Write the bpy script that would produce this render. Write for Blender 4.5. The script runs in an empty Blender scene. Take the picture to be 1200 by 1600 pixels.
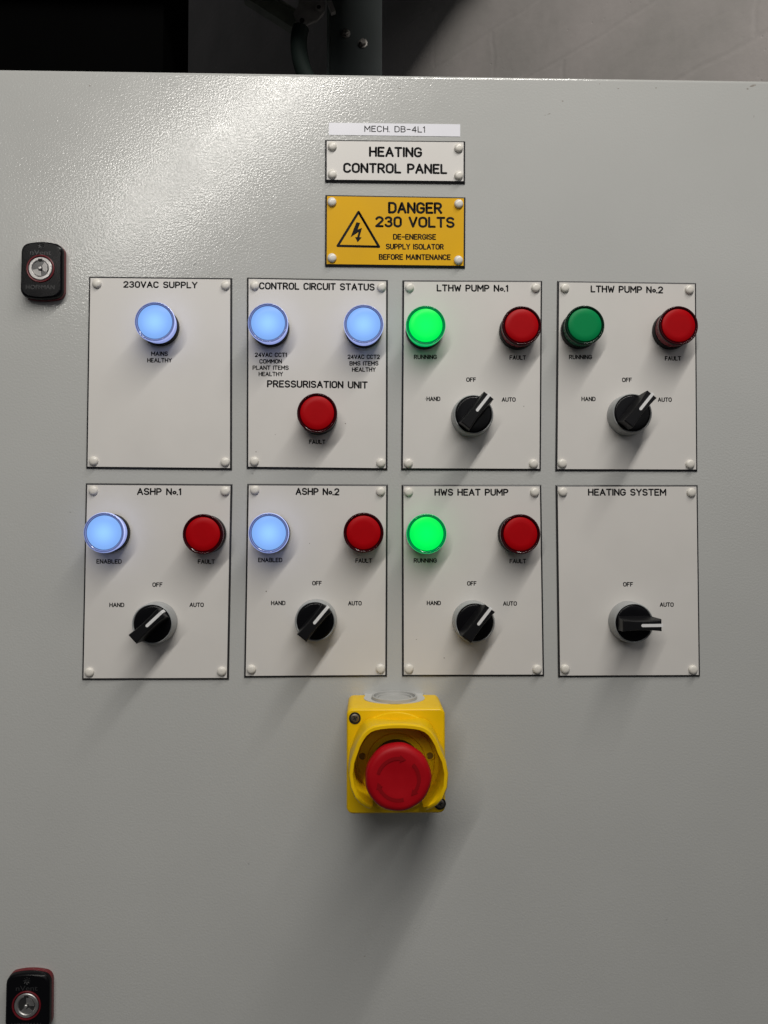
import bpy, bmesh, math, random
from mathutils import Vector, Matrix, Euler
random.seed(7)
S = bpy.context.scene
COL = S.collection
R = math.radians

# ------------------------------------------------------------------ camera
CAM_D = 0.563
FPX = 1155.0                       # focal length in pixels of a 1200 x 1600 picture
cd = bpy.data.cameras.new('camera')
cam = bpy.data.objects.new('camera', cd); COL.objects.link(cam)
cd.sensor_fit = 'VERTICAL'; cd.sensor_height = 36.0; cd.sensor_width = 27.0
cd.lens = 36.0 * FPX / 1600.0
cd.clip_start = 0.01; cd.clip_end = 50
cam.location = (0, -CAM_D, 0)
cam.rotation_euler = Euler((R(91.75), 0, R(-1.3)), 'XYZ')
S.camera = cam
CR = cam.rotation_euler.to_matrix()

# ------------------------------------------------------------------ world, lamps, exposure
w = bpy.data.worlds.new('World'); S.world = w; w.use_nodes = True
bg = w.node_tree.nodes['Background']
bg.inputs['Color'].default_value = (0.95, 0.97, 1.0, 1)
bg.inputs['Strength'].default_value = 0.037

def area_lamp(name, a, b, width, power, aim, color):
    """rectangular lamp whose long side runs from a to b and whose face looks at aim"""
    a, b, aim = Vector(a), Vector(b), Vector(aim)
    mid = (a + b) / 2
    X = (b - a).normalized()
    Z = mid - aim; Z = (Z - X * Z.dot(X)).normalized()
    Y = Z.cross(X)
    l = bpy.data.lights.new(name, 'AREA'); l.shape = 'RECTANGLE'
    l.size = (b - a).length; l.size_y = width; l.energy = power; l.color = color
    o = bpy.data.objects.new(name, l); COL.objects.link(o)
    M = Matrix((X, Y, Z)).transposed().to_4x4(); M.translation = mid
    o.matrix_world = M
    return o
# the batten tube on the ceiling, up to the left and running back into the room
area_lamp('batten_light', (0.56, -0.36, 1.20), (-1.25, -2.70, 1.20), 0.04, 38.0, (0, 0, 0.0), (1.0, 0.965, 0.91))
# added soft fill far behind the camera, standing in for light from the room
area_lamp('fill_light', (0.1, -2.3, 0.8), (2.1, -2.3, 0.8), 1.2, 4.6, (0, 0, 0.1), (0.98, 0.98, 1.0))
S.view_settings.view_transform = 'Standard'
S.view_settings.look = 'None'
S.view_settings.exposure = 0.0
S.view_settings.gamma = 1.0
S.view_settings.use_curve_mapping = False

# ------------------------------------------------------------------ helpers
def at(px, py, d=0.0):
    """point at depth d in front of the door plane seen at pixel (px, py) -> (right, up) in metres"""
    v = CR @ Vector(((px - 600) / FPX, (800 - py) / FPX, -1.0))
    t = (-d + CAM_D) / v.y
    return Vector((v.x * t, v.z * t))

def tag(o, label=None, cat=None, group=None, kind=None):
    if label: o['label'] = label
    if cat: o['category'] = cat
    if group: o['group'] = group
    if kind: o['kind'] = kind
    return o

FACE = (R(90), 0, 0)               # local x right, y up, z out of the door
def empty(name, u, v, d=0.0, spin=0.0):
    o = bpy.data.objects.new(name, None); COL.objects.link(o)
    o.empty_display_size = 0.01
    o.matrix_world = Matrix.Translation((u, -d, v)) @ Euler(FACE).to_matrix().to_4x4() @ Matrix.Rotation(spin, 4, 'Z')
    return o

def link(name, me, parent=None, loc=(0, 0, 0), spin=0.0):
    o = bpy.data.objects.new(name, me); COL.objects.link(o)
    if parent:
        o.parent = parent
        o.location = loc; o.rotation_euler = (0, 0, spin)
    return o

def finish(bm, mats, name='mesh', angle=35, recalc=True):
    if recalc: bmesh.ops.recalc_face_normals(bm, faces=bm.faces[:])
    me = bpy.data.meshes.new(name); bm.to_mesh(me); bm.free()
    for m in (mats if isinstance(mats, (list, tuple)) else [mats]): me.materials.append(m)
    me.shade_smooth(); me.set_sharp_from_angle(angle=R(angle))
    for pl in me.polygons:                       # flat caps keep their own normal
        if len(pl.vertices) > 4: pl.use_smooth = False
    return me

def loft(bm, rings, cap0=True, cap1=True, mi=None, closed=True):
    """rings: list of (list of (x, y), z); same point count"""
    vs = [[bm.verts.new((p[0], p[1], z)) for p in pts] for pts, z in rings]
    n = len(vs[0])
    for k in range(len(vs) - 1):
        for i in range(n if closed else n - 1):
            j = (i + 1) % n
            f = bm.faces.new((vs[k][i], vs[k][j], vs[k+1][j], vs[k+1][i]))
            if mi: f.material_index = mi[k]
    if cap0: bm.faces.new(list(reversed(vs[0])))
    if cap1:
        f = bm.faces.new(vs[-1])
        if mi: f.material_index = mi[-1]
    return vs

def circ(r, n=48, c=(0, 0), a0=0.0):
    return [(c[0] + r * math.cos(a0 + 2 * math.pi * i / n), c[1] + r * math.sin(a0 + 2 * math.pi * i / n)) for i in range(n)]

def lathe(bm, prof, n=48, c=(0, 0), cap0=False, cap1=True, mi=None):
    return loft(bm, [(circ(r, n, c), z) for r, z in prof], cap0, cap1, mi)

def rrect(wd, h, r, n=6, c=(0, 0)):
    pts = []
    for sx, sy, a in ((1, 1, 0), (-1, 1, 90), (-1, -1, 180), (1, -1, 270)):
        for i in range(n + 1):
            t = R(a + 90 * i / n)
            pts.append((c[0] + sx * (wd / 2 - r) + r * math.cos(t), c[1] + sy * (h / 2 - r) + r * math.sin(t)))
    return pts

def inset(poly, k):
    """shrink a convex counter-clockwise polygon by k"""
    n = len(poly); out = []
    L = []
    for i in range(n):
        a, b = Vector(poly[i]), Vector(poly[(i + 1) % n])
        d = (b - a).normalized(); nn = Vector((-d.y, d.x))
        L.append((a + nn * k, d))
    for i in range(n):
        p, d = L[i - 1]; q, e = L[i]
        cr = d.x * e.y - d.y * e.x
        t = ((q.x - p.x) * e.y - (q.y - p.y) * e.x) / cr
        out.append((p.x + d.x * t, p.y + d.y * t))
    return out

def box(bm, x0, x1, y0, y1, z0, z1):
    return loft(bm, [([(x0, y0), (x1, y0), (x1, y1), (x0, y1)], z0), ([(x0, y0), (x1, y0), (x1, y1), (x0, y1)], z1)])

# ------------------------------------------------------------------ materials
def mat(name, base, rough=0.5, metal=0.0, spec=0.5, emis=None, estr=0.0, coat=0.0, var=0.0, vscale=40, rvar=0.0, bump=0.0, bscale=400, bdist=0.0002, trans=0.0):
    m = bpy.data.materials.new(name); m.use_nodes = True
    nt = m.node_tree; N = nt.nodes; Lk = nt.links
    b = N['Principled BSDF']
    b.inputs['Base Color'].default_value = (*base, 1)
    b.inputs['Roughness'].default_value = rough
    b.inputs['Metallic'].default_value = metal
    b.inputs['Specular IOR Level'].default_value = spec
    b.inputs['Coat Weight'].default_value = coat
    b.inputs['Coat Roughness'].default_value = 0.08
    b.inputs['Transmission Weight'].default_value = trans
    if emis:
        b.inputs['Emission Color'].default_value = (*emis, 1)
        b.inputs['Emission Strength'].default_value = estr
    tc = N.new('ShaderNodeTexCoord')
    if var or rvar:
        n = N.new('ShaderNodeTexNoise'); n.inputs['Scale'].default_value = vscale; n.inputs['Detail'].default_value = 6
        Lk.new(tc.outputs['Object'], n.inputs['Vector'])
        if var:
            mr = N.new('ShaderNodeMapRange'); mr.inputs[1].default_value = 0.3; mr.inputs[2].default_value = 0.7
            mr.inputs[3].default_value = 1 - var; mr.inputs[4].default_value = 1 + var
            Lk.new(n.outputs['Fac'], mr.inputs[0])
            mx = N.new('ShaderNodeMix'); mx.data_type = 'RGBA'; mx.blend_type = 'MULTIPLY'; mx.inputs[0].default_value = 1
            mx.inputs[6].default_value = (*base, 1)
            Lk.new(mr.outputs[0], mx.inputs[7]); Lk.new(mx.outputs[2], b.inputs['Base Color'])
        if rvar:
            mr = N.new('ShaderNodeMapRange'); mr.inputs[1].default_value = 0.3; mr.inputs[2].default_value = 0.7
            mr.inputs[3].default_value = rough - rvar; mr.inputs[4].default_value = rough + rvar
            Lk.new(n.outputs['Fac'], mr.inputs[0]); Lk.new(mr.outputs[0], b.inputs['Roughness'])
    if bump:
        n = N.new('ShaderNodeTexNoise'); n.inputs['Scale'].default_value = bscale; n.inputs['Detail'].default_value = 3
        Lk.new(tc.outputs['Object'], n.inputs['Vector'])
        bu = N.new('ShaderNodeBump'); bu.inputs['Strength'].default_value = bump; bu.inputs['Distance'].default_value = bdist
        Lk.new(n.outputs['Fac'], bu.inputs['Height']); Lk.new(bu.outputs[0], b.inputs['Normal'])
    return m

def door_material():
    m = bpy.data.materials.new('textured_grey_powder_coat'); m.use_nodes = True
    nt = m.node_tree; N = nt.nodes; Lk = nt.links; b = N['Principled BSDF']
    b.inputs['Specular IOR Level'].default_value = 0.39
    tc = N.new('ShaderNodeTexCoord')
    def noise(sc, det, rgh=0.5):
        n = N.new('ShaderNodeTexNoise'); n.inputs['Scale'].default_value = sc; n.inputs['Detail'].default_value = det
        n.inputs['Roughness'].default_value = rgh
        Lk.new(tc.outputs['Object'], n.inputs['Vector']); return n
    def rng(src, a, c, lo, hi):
        r = N.new('ShaderNodeMapRange'); r.inputs[1].default_value = a; r.inputs[2].default_value = c
        r.inputs[3].default_value = lo; r.inputs[4].default_value = hi
        Lk.new(src, r.inputs[0]); return r.outputs[0]
    # cloudy, barely visible grime and a few scuff specks
    cloud = rng(noise(7, 5).outputs['Fac'], 0.3, 0.7, 0.965, 1.03)
    speck = rng(noise(95, 2).outputs['Fac'], 0.765, 0.80, 1.0, 0.62)
    mul = N.new('ShaderNodeMath'); mul.operation = 'MULTIPLY'; Lk.new(cloud, mul.inputs[0]); Lk.new(speck, mul.inputs[1])
    mx = N.new('ShaderNodeMix'); mx.data_type = 'RGBA'; mx.blend_type = 'MULTIPLY'; mx.inputs[0].default_value = 1
    mx.inputs[6].default_value = (0.470, 0.474, 0.459, 1)
    Lk.new(mul.outputs[0], mx.inputs[7]); Lk.new(mx.outputs[2], b.inputs['Base Color'])
    Lk.new(rng(noise(30, 4).outputs['Fac'], 0.3, 0.7, 0.15, 0.20), b.inputs['Roughness'])
    # orange peel
    n1 = noise(640, 1.0); n2 = noise(1100, 1.0)
    ad = N.new('ShaderNodeMath'); ad.operation = 'MULTIPLY_ADD'; ad.inputs[1].default_value = 0.12
    Lk.new(n2.outputs['Fac'], ad.inputs[0]); Lk.new(n1.outputs['Fac'], ad.inputs[2])
    bu = N.new('ShaderNodeBump'); bu.inputs['Strength'].default_value = 1.0; bu.inputs['Distance'].default_value = 0.000095
    Lk.new(ad.outputs[0], bu.inputs['Height']); Lk.new(bu.outputs[0], b.inputs['Normal'])
    return m

def wall_material():
    m = bpy.data.materials.new('painted_blockwork'); m.use_nodes = True
    nt = m.node_tree; N = nt.nodes; Lk = nt.links; b = N['Principled BSDF']
    b.inputs['Roughness'].default_value = 0.62
    tc = N.new('ShaderNodeTexCoord')
    nz = N.new('ShaderNodeTexNoise'); nz.inputs['Scale'].default_value = 9; nz.inputs['Detail'].default_value = 4
    Lk.new(tc.outputs['Object'], nz.inputs['Vector'])
    wob = N.new('ShaderNodeVectorMath'); wob.operation = 'MULTIPLY_ADD'; wob.inputs[1].default_value = (0.035, 0.02, 0)
    Lk.new(nz.outputs['Color'], wob.inputs[0]); Lk.new(tc.outputs['Object'], wob.inputs[2])
    br = N.new('ShaderNodeTexBrick'); br.inputs['Scale'].default_value = 1.0
    br.inputs['Brick Width'].default_value = 0.23; br.inputs['Row Height'].default_value = 0.098
    br.inputs['Mortar Size'].default_value = 0.005; br.inputs['Mortar Smooth'].default_value = 1.0
    Lk.new(wob.outputs[0], br.inputs['Vector'])
    n2 = N.new('ShaderNodeTexNoise'); n2.inputs['Scale'].default_value = 60; n2.inputs['Detail'].default_value = 8
    Lk.new(tc.outputs['Object'], n2.inputs['Vector'])
    pit = N.new('ShaderNodeTexVoronoi'); pit.inputs['Scale'].default_value = 120
    Lk.new(tc.outputs['Object'], pit.inputs['Vector'])
    pr = N.new('ShaderNodeMapRange'); pr.inputs[1].default_value = 0.04; pr.inputs[2].default_value = 0.16; pr.inputs[3].default_value = -0.5; pr.inputs[4].default_value = 0
    Lk.new(pit.outputs['Distance'], pr.inputs[0])
    pm = N.new('ShaderNodeTexNoise'); pm.inputs['Scale'].default_value = 14
    Lk.new(tc.outputs['Object'], pm.inputs['Vector'])
    pmr = N.new('ShaderNodeMapRange'); pmr.inputs[1].default_value = 0.58; pmr.inputs[2].default_value = 0.66; Lk.new(pm.outputs['Fac'], pmr.inputs[0])
    pmm = N.new('ShaderNodeMath'); pmm.operation = 'MULTIPLY'; Lk.new(pr.outputs[0], pmm.inputs[0]); Lk.new(pmr.outputs[0], pmm.inputs[1])
    a1 = N.new('ShaderNodeMath'); a1.operation = 'MULTIPLY_ADD'; a1.inputs[1].default_value = -0.3
    Lk.new(br.outputs['Fac'], a1.inputs[0]); Lk.new(pmm.outputs[0], a1.inputs[2])
    a2 = N.new('ShaderNodeMath'); a2.operation = 'MULTIPLY_ADD'; a2.inputs[1].default_value = 0.8
    Lk.new(n2.outputs['Fac'], a2.inputs[0]); Lk.new(a1.outputs[0], a2.inputs[2])
    bu = N.new('ShaderNodeBump'); bu.inputs['Strength'].default_value = 0.7; bu.inputs['Distance'].default_value = 0.0008
    Lk.new(a2.outputs[0], bu.inputs['Height']); Lk.new(bu.outputs[0], b.inputs['Normal'])
    mr = N.new('ShaderNodeMapRange'); mr.inputs[1].default_value = 0.3; mr.inputs[2].default_value = 0.7
    Lk.new(nz.outputs['Fac'], mr.inputs[0])
    mx = N.new('ShaderNodeMix'); mx.data_type = 'RGBA'
    mx.inputs[6].default_value = (0.35, 0.332, 0.315, 1); mx.inputs[7].default_value = (0.45, 0.415, 0.40, 1)
    Lk.new(mr.outputs[0], mx.inputs[0]); Lk.new(mx.outputs[2], b.inputs['Base Color'])
    return m

M_DOOR = door_material()
M_WALL = wall_material()
M_WHITE = mat('white_laminate', (0.66, 0.638, 0.608), 0.42, var=0.03, vscale=18, rvar=0.06)
M_YLAM = mat('yellow_laminate', (0.74, 0.405, 0.001), 0.5, spec=0.16, var=0.05, vscale=25, rvar=0.05)
M_CORE = mat('black_laminate_core', (0.018, 0.018, 0.02), 0.45)
M_INK = mat('engraved_black', (0.009, 0.009, 0.010), 0.7, spec=0.12)
M_RIVET = mat('white_plastic_cap', (0.72, 0.69, 0.63), 0.3, var=0.04, vscale=150)
M_PAPER = mat('paper_label', (0.74, 0.74, 0.80), 0.35, var=0.02, vscale=30)
M_PRINT = mat('printed_black', (0.015, 0.015, 0.017), 0.5)
M_BLACK = mat('black_plastic', (0.006, 0.006, 0.007), 0.42, spec=0.2, bump=0.3, bscale=1500, bdist=0.00005)
M_BLACKG = mat('glossy_black_plastic', (0.004, 0.004, 0.005), 0.26, spec=0.16, rvar=0.06, vscale=90)
M_GREYP = mat('grey_plastic_bezel', (0.33, 0.34, 0.34), 0.33, var=0.05, vscale=120)
M_LINE = mat('white_marker', (0.74, 0.74, 0.74), 0.4)
M_YEL = mat('yellow_plastic', (0.82, 0.52, 0.002), 0.38, spec=0.3, var=0.05, vscale=45, rvar=0.07, bump=0.25, bscale=1400, bdist=0.00005)
M_RED = mat('red_mushroom_plastic', (0.37, 0.002, 0.007), 0.45, spec=0.22, var=0.07, vscale=60, rvar=0.06, bump=0.2, bscale=1500, bdist=0.00005)
M_REDD = mat('engraved_red', (0.24, 0.002, 0.005), 0.5, spec=0.2)
M_GREYBOX = mat('light_grey_plastic', (0.52, 0.52, 0.50), 0.42, var=0.04, vscale=60)
M_STEEL = mat('zinc_steel', (0.40, 0.38, 0.36), 0.42, metal=1.0, rvar=0.1, vscale=300)
M_DSTEEL = mat('dull_screw_steel', (0.22, 0.19, 0.16), 0.45, metal=1.0, rvar=0.1, vscale=300)
M_CHROME = mat('cast_zinc', (0.50, 0.49, 0.48), 0.45, metal=0.9, rvar=0.12, vscale=200, bump=0.4, bscale=700, bdist=0.0002)
M_MAROON = mat('red_plastic', (0.13, 0.006, 0.011), 0.4)
M_POST = mat('dark_green_paint', (0.05, 0.06, 0.06), 0.5, spec=0.25, var=0.2, vscale=12, rvar=0.08)
M_BLOCKER = mat('dark_blocker', (0.02, 0.022, 0.022), 0.6, var=0.1, vscale=12)
M_SHADE = mat('shade_slab_black', (0.001, 0.001, 0.001), 0.8, spec=0.02, var=0.2, vscale=8)
M_GALV = mat('galvanised_bracket', (0.30, 0.29, 0.285), 0.5, metal=0.3, var=0.2, vscale=60)
M_HOSE = mat('dark_green_rubber', (0.010, 0.016, 0.014), 0.7, spec=0.12)
M_SCUFF = mat('scuffed_paint', (0.27, 0.25, 0.225), 0.7, var=0.3, vscale=900)
M_DIRT = mat('dirt_speck', (0.16, 0.135, 0.11), 0.8)
M_HOLE = mat('dark_hole', (0.006, 0.006, 0.006), 0.8)

# ------------------------------------------------------------------ engraving alphabet (single stroke, round ends)
def arc(cx, cy, rx, ry, a0, a1, n=None):
    n = n or max(4, int(abs(a1 - a0) / 15))
    return [(cx + rx * math.cos(R(a0 + (a1 - a0) * i / n)), cy + ry * math.sin(R(a0 + (a1 - a0) * i / n))) for i in range(n + 1)]
def O_(wd): r = wd / 2; return [arc(r, 1 - r, r, r, 0, 180) + arc(r, r, r, r, 180, 360) + [(wd, 1 - r)]]
W6 = 0.58
def bowl(y0, y1, x1):   # right hand bowl of B, P, R, D
    r = (y1 - y0) / 2
    return [(0, y1), (x1 - r, y1)] + arc(x1 - r, (y0 + y1) / 2, r, r, 90, -90) + [(x1 - r, y0), (0, y0)]
GL = {
 'A': (0.64, [[(0, 0), (0.32, 1)], [(0.32, 1), (0.64, 0)], [(0.12, 0.33), (0.52, 0.33)]]),
 'B': (0.56, [[(0, 0), (0, 1)], bowl(0.53, 1, 0.53), bowl(0, 0.53, 0.56)]),
 'C': (0.58, [arc(0.29, 0.71, 0.29, 0.29, 20, 180) + arc(0.29, 0.29, 0.29, 0.29, 180, 340)]),
 'D': (0.58, [[(0, 0), (0, 1)], [(0, 1), (0.26, 1)] + arc(0.26, 0.68, 0.32, 0.32, 90, 0) + arc(0.26, 0.32, 0.32, 0.32, 0, -90) + [(0, 0)]]),
 'E': (0.50, [[(0, 0), (0, 1)], [(0, 1), (0.5, 1)], [(0, 0.52), (0.42, 0.52)], [(0, 0), (0.5, 0)]]),
 'F': (0.48, [[(0, 0), (0, 1)], [(0, 1), (0.48, 1)], [(0, 0.52), (0.40, 0.52)]]),
 'G': (0.60, [arc(0.30, 0.70, 0.30, 0.30, 20, 180) + arc(0.30, 0.30, 0.30, 0.30, 180, 360) + [(0.60, 0.47)], [(0.60, 0.47), (0.34, 0.47)]]),
 'H': (0.58, [[(0, 0), (0, 1)], [(0.58, 0), (0.58, 1)], [(0, 0.52), (0.58, 0.52)]]),
 'I': (0.0, [[(0, 0), (0, 1)]]),
 'L': (0.48, [[(0, 1), (0, 0)], [(0, 0), (0.48, 0)]]),
 'M': (0.70, [[(0, 0), (0, 1)], [(0, 1), (0.35, 0.35)], [(0.35, 0.35), (0.70, 1)], [(0.70, 1), (0.70, 0)]]),
 'N': (0.58, [[(0, 0), (0, 1)], [(0, 1), (0.58, 0)], [(0.58, 0), (0.58, 1)]]),
 'O': (0.60, O_(0.60)), '0': (0.54, O_(0.54)),
 'P': (0.54, [[(0, 0), (0, 1)], bowl(0.44, 1, 0.54)]),
 'R': (0.56, [[(0, 0), (0, 1)], bowl(0.48, 1, 0.54), [(0.26, 0.48), (0.56, 0)]]),
 'S': (0.56, [arc(0.28, 0.755, 0.27, 0.245, 25, 270) + arc(0.28, 0.255, 0.28, 0.255, 90, -155)]),
 'T': (0.58, [[(0, 1), (0.58, 1)], [(0.29, 1), (0.29, 0)]]),
 'U': (0.58, [[(0, 1), (0, 0.29)] + arc(0.29, 0.29, 0.29, 0.29, 180, 360) + [(0.58, 1)]]),
 'V': (0.60, [[(0, 1), (0.30, 0)], [(0.30, 0), (0.60, 1)]]),
 'W': (0.78, [[(0, 1), (0.19, 0)], [(0.19, 0), (0.39, 0.75)], [(0.39, 0.75), (0.59, 0)], [(0.59, 0), (0.78, 1)]]),
 'Y': (0.60, [[(0, 1), (0.30, 0.48)], [(0.60, 1), (0.30, 0.48)], [(0.30, 0.48), (0.30, 0)]]),
 'o': (0.36, [arc(0.18, 0.34, 0.18, 0.20, 0, 360)]),
 '.': (0.02, [[(0, 0), (0.02, 0)]]),
 '-': (0.44, [[(0.0, 0.47), (0.44, 0.47)]]),
 '1': (0.16, [[(0, 0.84), (0.15, 1)], [(0.15, 1), (0.15, 0)]]),
 '2': (0.54, [arc(0.27, 0.73, 0.27, 0.27, 165, -30) + [(0, 0)], [(0, 0), (0.54, 0)]]),
 '3': (0.54, [arc(0.26, 0.76, 0.24, 0.24, 155, -90), arc(0.26, 0.27, 0.27, 0.27, 80, -155)]),
 '4': (0.56, [[(0.42, 0), (0.42, 1)], [(0.42, 1), (0, 0.28)], [(0, 0.28), (0.56, 0.28)]]),
}
def ribbon(bm, pts, hw, z0, z1):
    P = [Vector(p) for p in pts]
    n = len(P); rows = []
    for i in range(n):
        t = (P[min(i + 1, n - 1)] - P[max(i - 1, 0)])
        if t.length < 1e-9: t = Vector((1, 0))
        t.normalize(); nn = Vector((-t.y, t.x)); rows.append((P[i], nn, t))
    vs = []
    for p, nn, t in rows:
        vs.append((bm.verts.new((*(p + nn * hw), z0)), bm.verts.new((*p, z1)), bm.verts.new((*(p - nn * hw), z0))))
    for a, b in zip(vs, vs[1:]):
        bm.faces.new((a[0], a[1], b[1], b[0])); bm.faces.new((a[1], a[2], b[2], b[1]))
    for (p, nn, t), v, sg in ((rows[0], vs[0], -1), (rows[-1], vs[-1], 1)):
        fan = [v[0]]
        for k in range(1, 6):
            a = math.pi * k / 6
            q = p + nn * hw * math.cos(a) + t * sg * hw * math.sin(a)
            fan.append(bm.verts.new((*q, z0)))
        fan.append(v[2])
        for x, y in zip(fan, fan[1:]):
            bm.faces.new((v[1], x, y))

def measure(s, gap=0.25, space=0.52):
    x = 0; pos = []
    for i, c in enumerate(s):
        if c == ' ': x += space; continue
        wd = GL[c][0]; pos.append((c, x)); x += wd + gap
        if i + 1 < len(s) and s[i + 1] == '.': x -= 0.06
    return pos, x - gap

def engrave(bm, s, A, B, h, z, stroke=0.155):
    """line of lettering, ink from A to B (middle line of the capitals), cap height h"""
    A, B = Vector(A), Vector(B)
    ux = (B - A).normalized(); uy = Vector((-ux.y, ux.x))
    hw = h * stroke / 2
    hh = h - 2 * hw
    pos, W = measure(s)
    sx = ((B - A).length - 2 * hw) / W
    o = A + ux * hw - uy * hh / 2
    for c, x in pos:
        for st in GL[c][1]:
            ribbon(bm, [o + ux * (x + p[0]) * sx + uy * p[1] * hh for p in st], hw, z + 0.00003, z + 0.00009)

# ------------------------------------------------------------------ the setting behind the door
def door():
    rt = empty('cabinet_door', 0, 0)
    tag(rt, 'light grey steel door with orange-peel powder coat carrying all the plates and controls', 'door', kind='thing')
    a = at(-140, 104.6); b = at(1330, 126.6)
    zb = -0.56
    b.x = min(b.x, 0.385)
    bm = bmesh.new()
    rr = 0.0032
    rings = []
    prof = [(0.0, -0.024), (0.0, -rr)] + [(rr * (1 - math.cos(t)), -rr + rr * math.sin(t)) for t in (R(20), R(45), R(70))] + [(rr, 0.0)]
    for k, z in prof:
        rings.append((inset([(a.x, zb), (b.x, zb), (b.x, b.y), (a.x, a.y)], k), z))
    loft(bm, rings)
    me = finish(bm, M_DOOR, angle=50)
    for pl in me.polygons:
        if pl.area > 0.1: pl.use_smooth = False
    link('door_panel', me, rt)
    # chips and scuffs near the top edge
    for x, y, sx, sy in ((1176, 134, 0.0034, 0.0010), (1168, 139, 0.0012, 0.0008), (966, 138.5, 0.0009, 0.0005), (1025, 137.5, 0.0008, 0.0006), (937, 131, 0.0006, 0.0004),
                         (879, 158, 0.0010, 0.0007), (858, 178, 0.0016, 0.0004), (852, 180, 0.0006, 0.0003), (624, 138, 0.0014, 0.0004), (570, 1494, 0.0007, 0.0005), (140, 134, 0.0009, 0.0006), (1178, 182, 0.0003, 0.0012)):
        v = at(x, y)
        n = 11; pts = [(sx * (0.6 + 0.4 * random.random()) * math.cos(2 * math.pi * i / n), sy * (0.6 + 0.4 * random.random()) * math.sin(2 * math.pi * i / n)) for i in range(n)]
        bm = bmesh.new(); bm.faces.new([bm.verts.new((*p, 0.00002)) for p in pts])
        link('scuff_mark', finish(bm, M_SCUFF), rt, (v.x, v.y, 0), random.uniform(-0.4, 0.4))
    return rt
door()

def along(s, side=0.0):
    """(x, y) in plan of a point s metres along the oblique wall, counted into the depth"""
    d = Vector((-0.77, 1.0)).normalized(); n = Vector((d.y, -d.x))
    return Vector((0.40, 0.10)) + d * s + n * side
bm = bmesh.new()
box(bm, -0.05, 2.6, -0.9, 1.9, -0.12, 0.0)
me = finish(bm, M_WALL)
wl = bpy.data.objects.new('block_wall', me); COL.objects.link(wl)
p = along(2.55)
wdir = Vector((0.77, -1.0)).normalized()
Mx = Matrix(((wdir.x, 0, wdir.y, p.x), (wdir.y, 0, -wdir.x, p.y), (0, 1, 0, 0), (0, 0, 0, 1)))
wl.matrix_world = Mx
tag(wl, 'pale painted masonry wall running back behind the top edge of the door', 'wall', kind='thing')

# steel post, plus unseen slabs added above the picture to shade wall and post
def frame():
    rt = empty('steel_frame', 0, 0)
    tag(rt, 'dark green painted steel post in front of the masonry wall', 'steel frame', kind='thing')
    D = 0.40
    u0 = at(511, 60, -D).x; u1 = at(597, 60, -D).x
    bm = bmesh.new()
    y0, y1 = -0.5, 1.35
    box(bm, u0 + 0.004, u1, y0, y1, -D - 0.008, -D)
    box(bm, u0 + 0.004, u0 + 0.012, y0, y1, -D - 0.075, -D - 0.009)
    box(bm, u1 - 0.008, u1, y0, y1, -D - 0.075, -D - 0.009)
    link('post', finish(bm, M_POST), rt)
    bm = bmesh.new(); box(bm, u0, u0 + 0.0035, y0, y1, -D - 0.012, -D + 0.004)
    link('edge_strip', finish(bm, mat('lighter_edge', (0.10, 0.12, 0.115), 0.45)), rt)  # left edge strip, lighter than the rest of the post
    bm = bmesh.new(); box(bm, -1.5, 0.045, 0.636, 1.0, -0.296, -0.27); box(bm, -1.5, 0.23, 0.778, 1.35, -0.36, -0.30)
    link('light_blocker', finish(bm, M_BLOCKER), rt)
    for q in ((540, 53), (567, 68)):
        c = at(*q, -D)
        bm = bmesh.new()
        lathe(bm, [(0.0062, 0), (0.0062, 0.0012), (0.0045, 0.0014)], 24)
        loft(bm, [(circ(0.0042, 6), 0.0013), (circ(0.0042, 6), 0.005), (circ(0.0034, 6), 0.0056)])
        link('bolt', finish(bm, M_STEEL), rt, (c.x, c.y, -D), random.random())
frame()

def bracket():
    D = 0.36
    P = [at(x, y, -D) for x, y in ((458, 21), (464, 36), (467, 44), (471, 45), (482, 36), (497, 30), (507, 17), (508, 6), (505, -14), (470, -20), (466, 8))]
    c = at(480, 15, -D)
    rt = empty('pivot_bracket', c.x, c.y, D * -1)
    tag(rt, 'pale drilled metal bracket fixed beside the dark steel post', 'bracket', kind='thing')
    q = [(v.x - c.x, v.y - c.y) for v in P]
    bm = bmesh.new(); loft(bm, [(q, -0.004), (q, 0.0)])
    link('plate', finish(bm, M_GALV), rt)
    a, b = at(462, 27, -D) - c, at(385, -22, -D) - c
    t = (b - a).normalized(); n = Vector((-t.y, t.x)) * 0.010
    bm = bmesh.new()
    loft(bm, [([a - n, b - n, b + n, a + n], -0.022), ([a - n, b - n, b + n, a + n], -0.006)])
    loft(bm, [([a - n, b - n, b - n * 0.8, a - n * 0.8], -0.006), ([a - n, b - n, b - n * 0.8, a - n * 0.8], -0.001)])
    link('arm', finish(bm, mat('grey_green_arm', (0.20, 0.22, 0.18), 0.5, var=0.2, vscale=60)), rt)
    a, b = at(509, -14, -D) - c, at(521, 20, -D) - c
    t = (b - a).normalized(); n = Vector((-t.y, t.x)) * 0.003
    bm = bmesh.new(); loft(bm, [([a - n, b - n, b + n, a + n], -0.004), ([a - n, b - n, b + n, a + n], 0.002)])
    link('strap', finish(bm, M_GALV), rt)
    for x, y, r in ((498, 12, 0.0026), (472, 33, 0.0032)):
        v = at(x, y, -D) - c
        bm = bmesh.new(); lathe(bm, [(r * 1.9, 0.0003), (r * 1.9, 0.0012), (r, 0.0014), (r, 0.0004)], 24, mi=[0, 0, 1, 1])
        link('pin', finish(bm, [M_GALV, M_HOLE]), rt, (v.x, v.y, 0))
    # the dark sleeve hanging below it
bracket()

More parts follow.
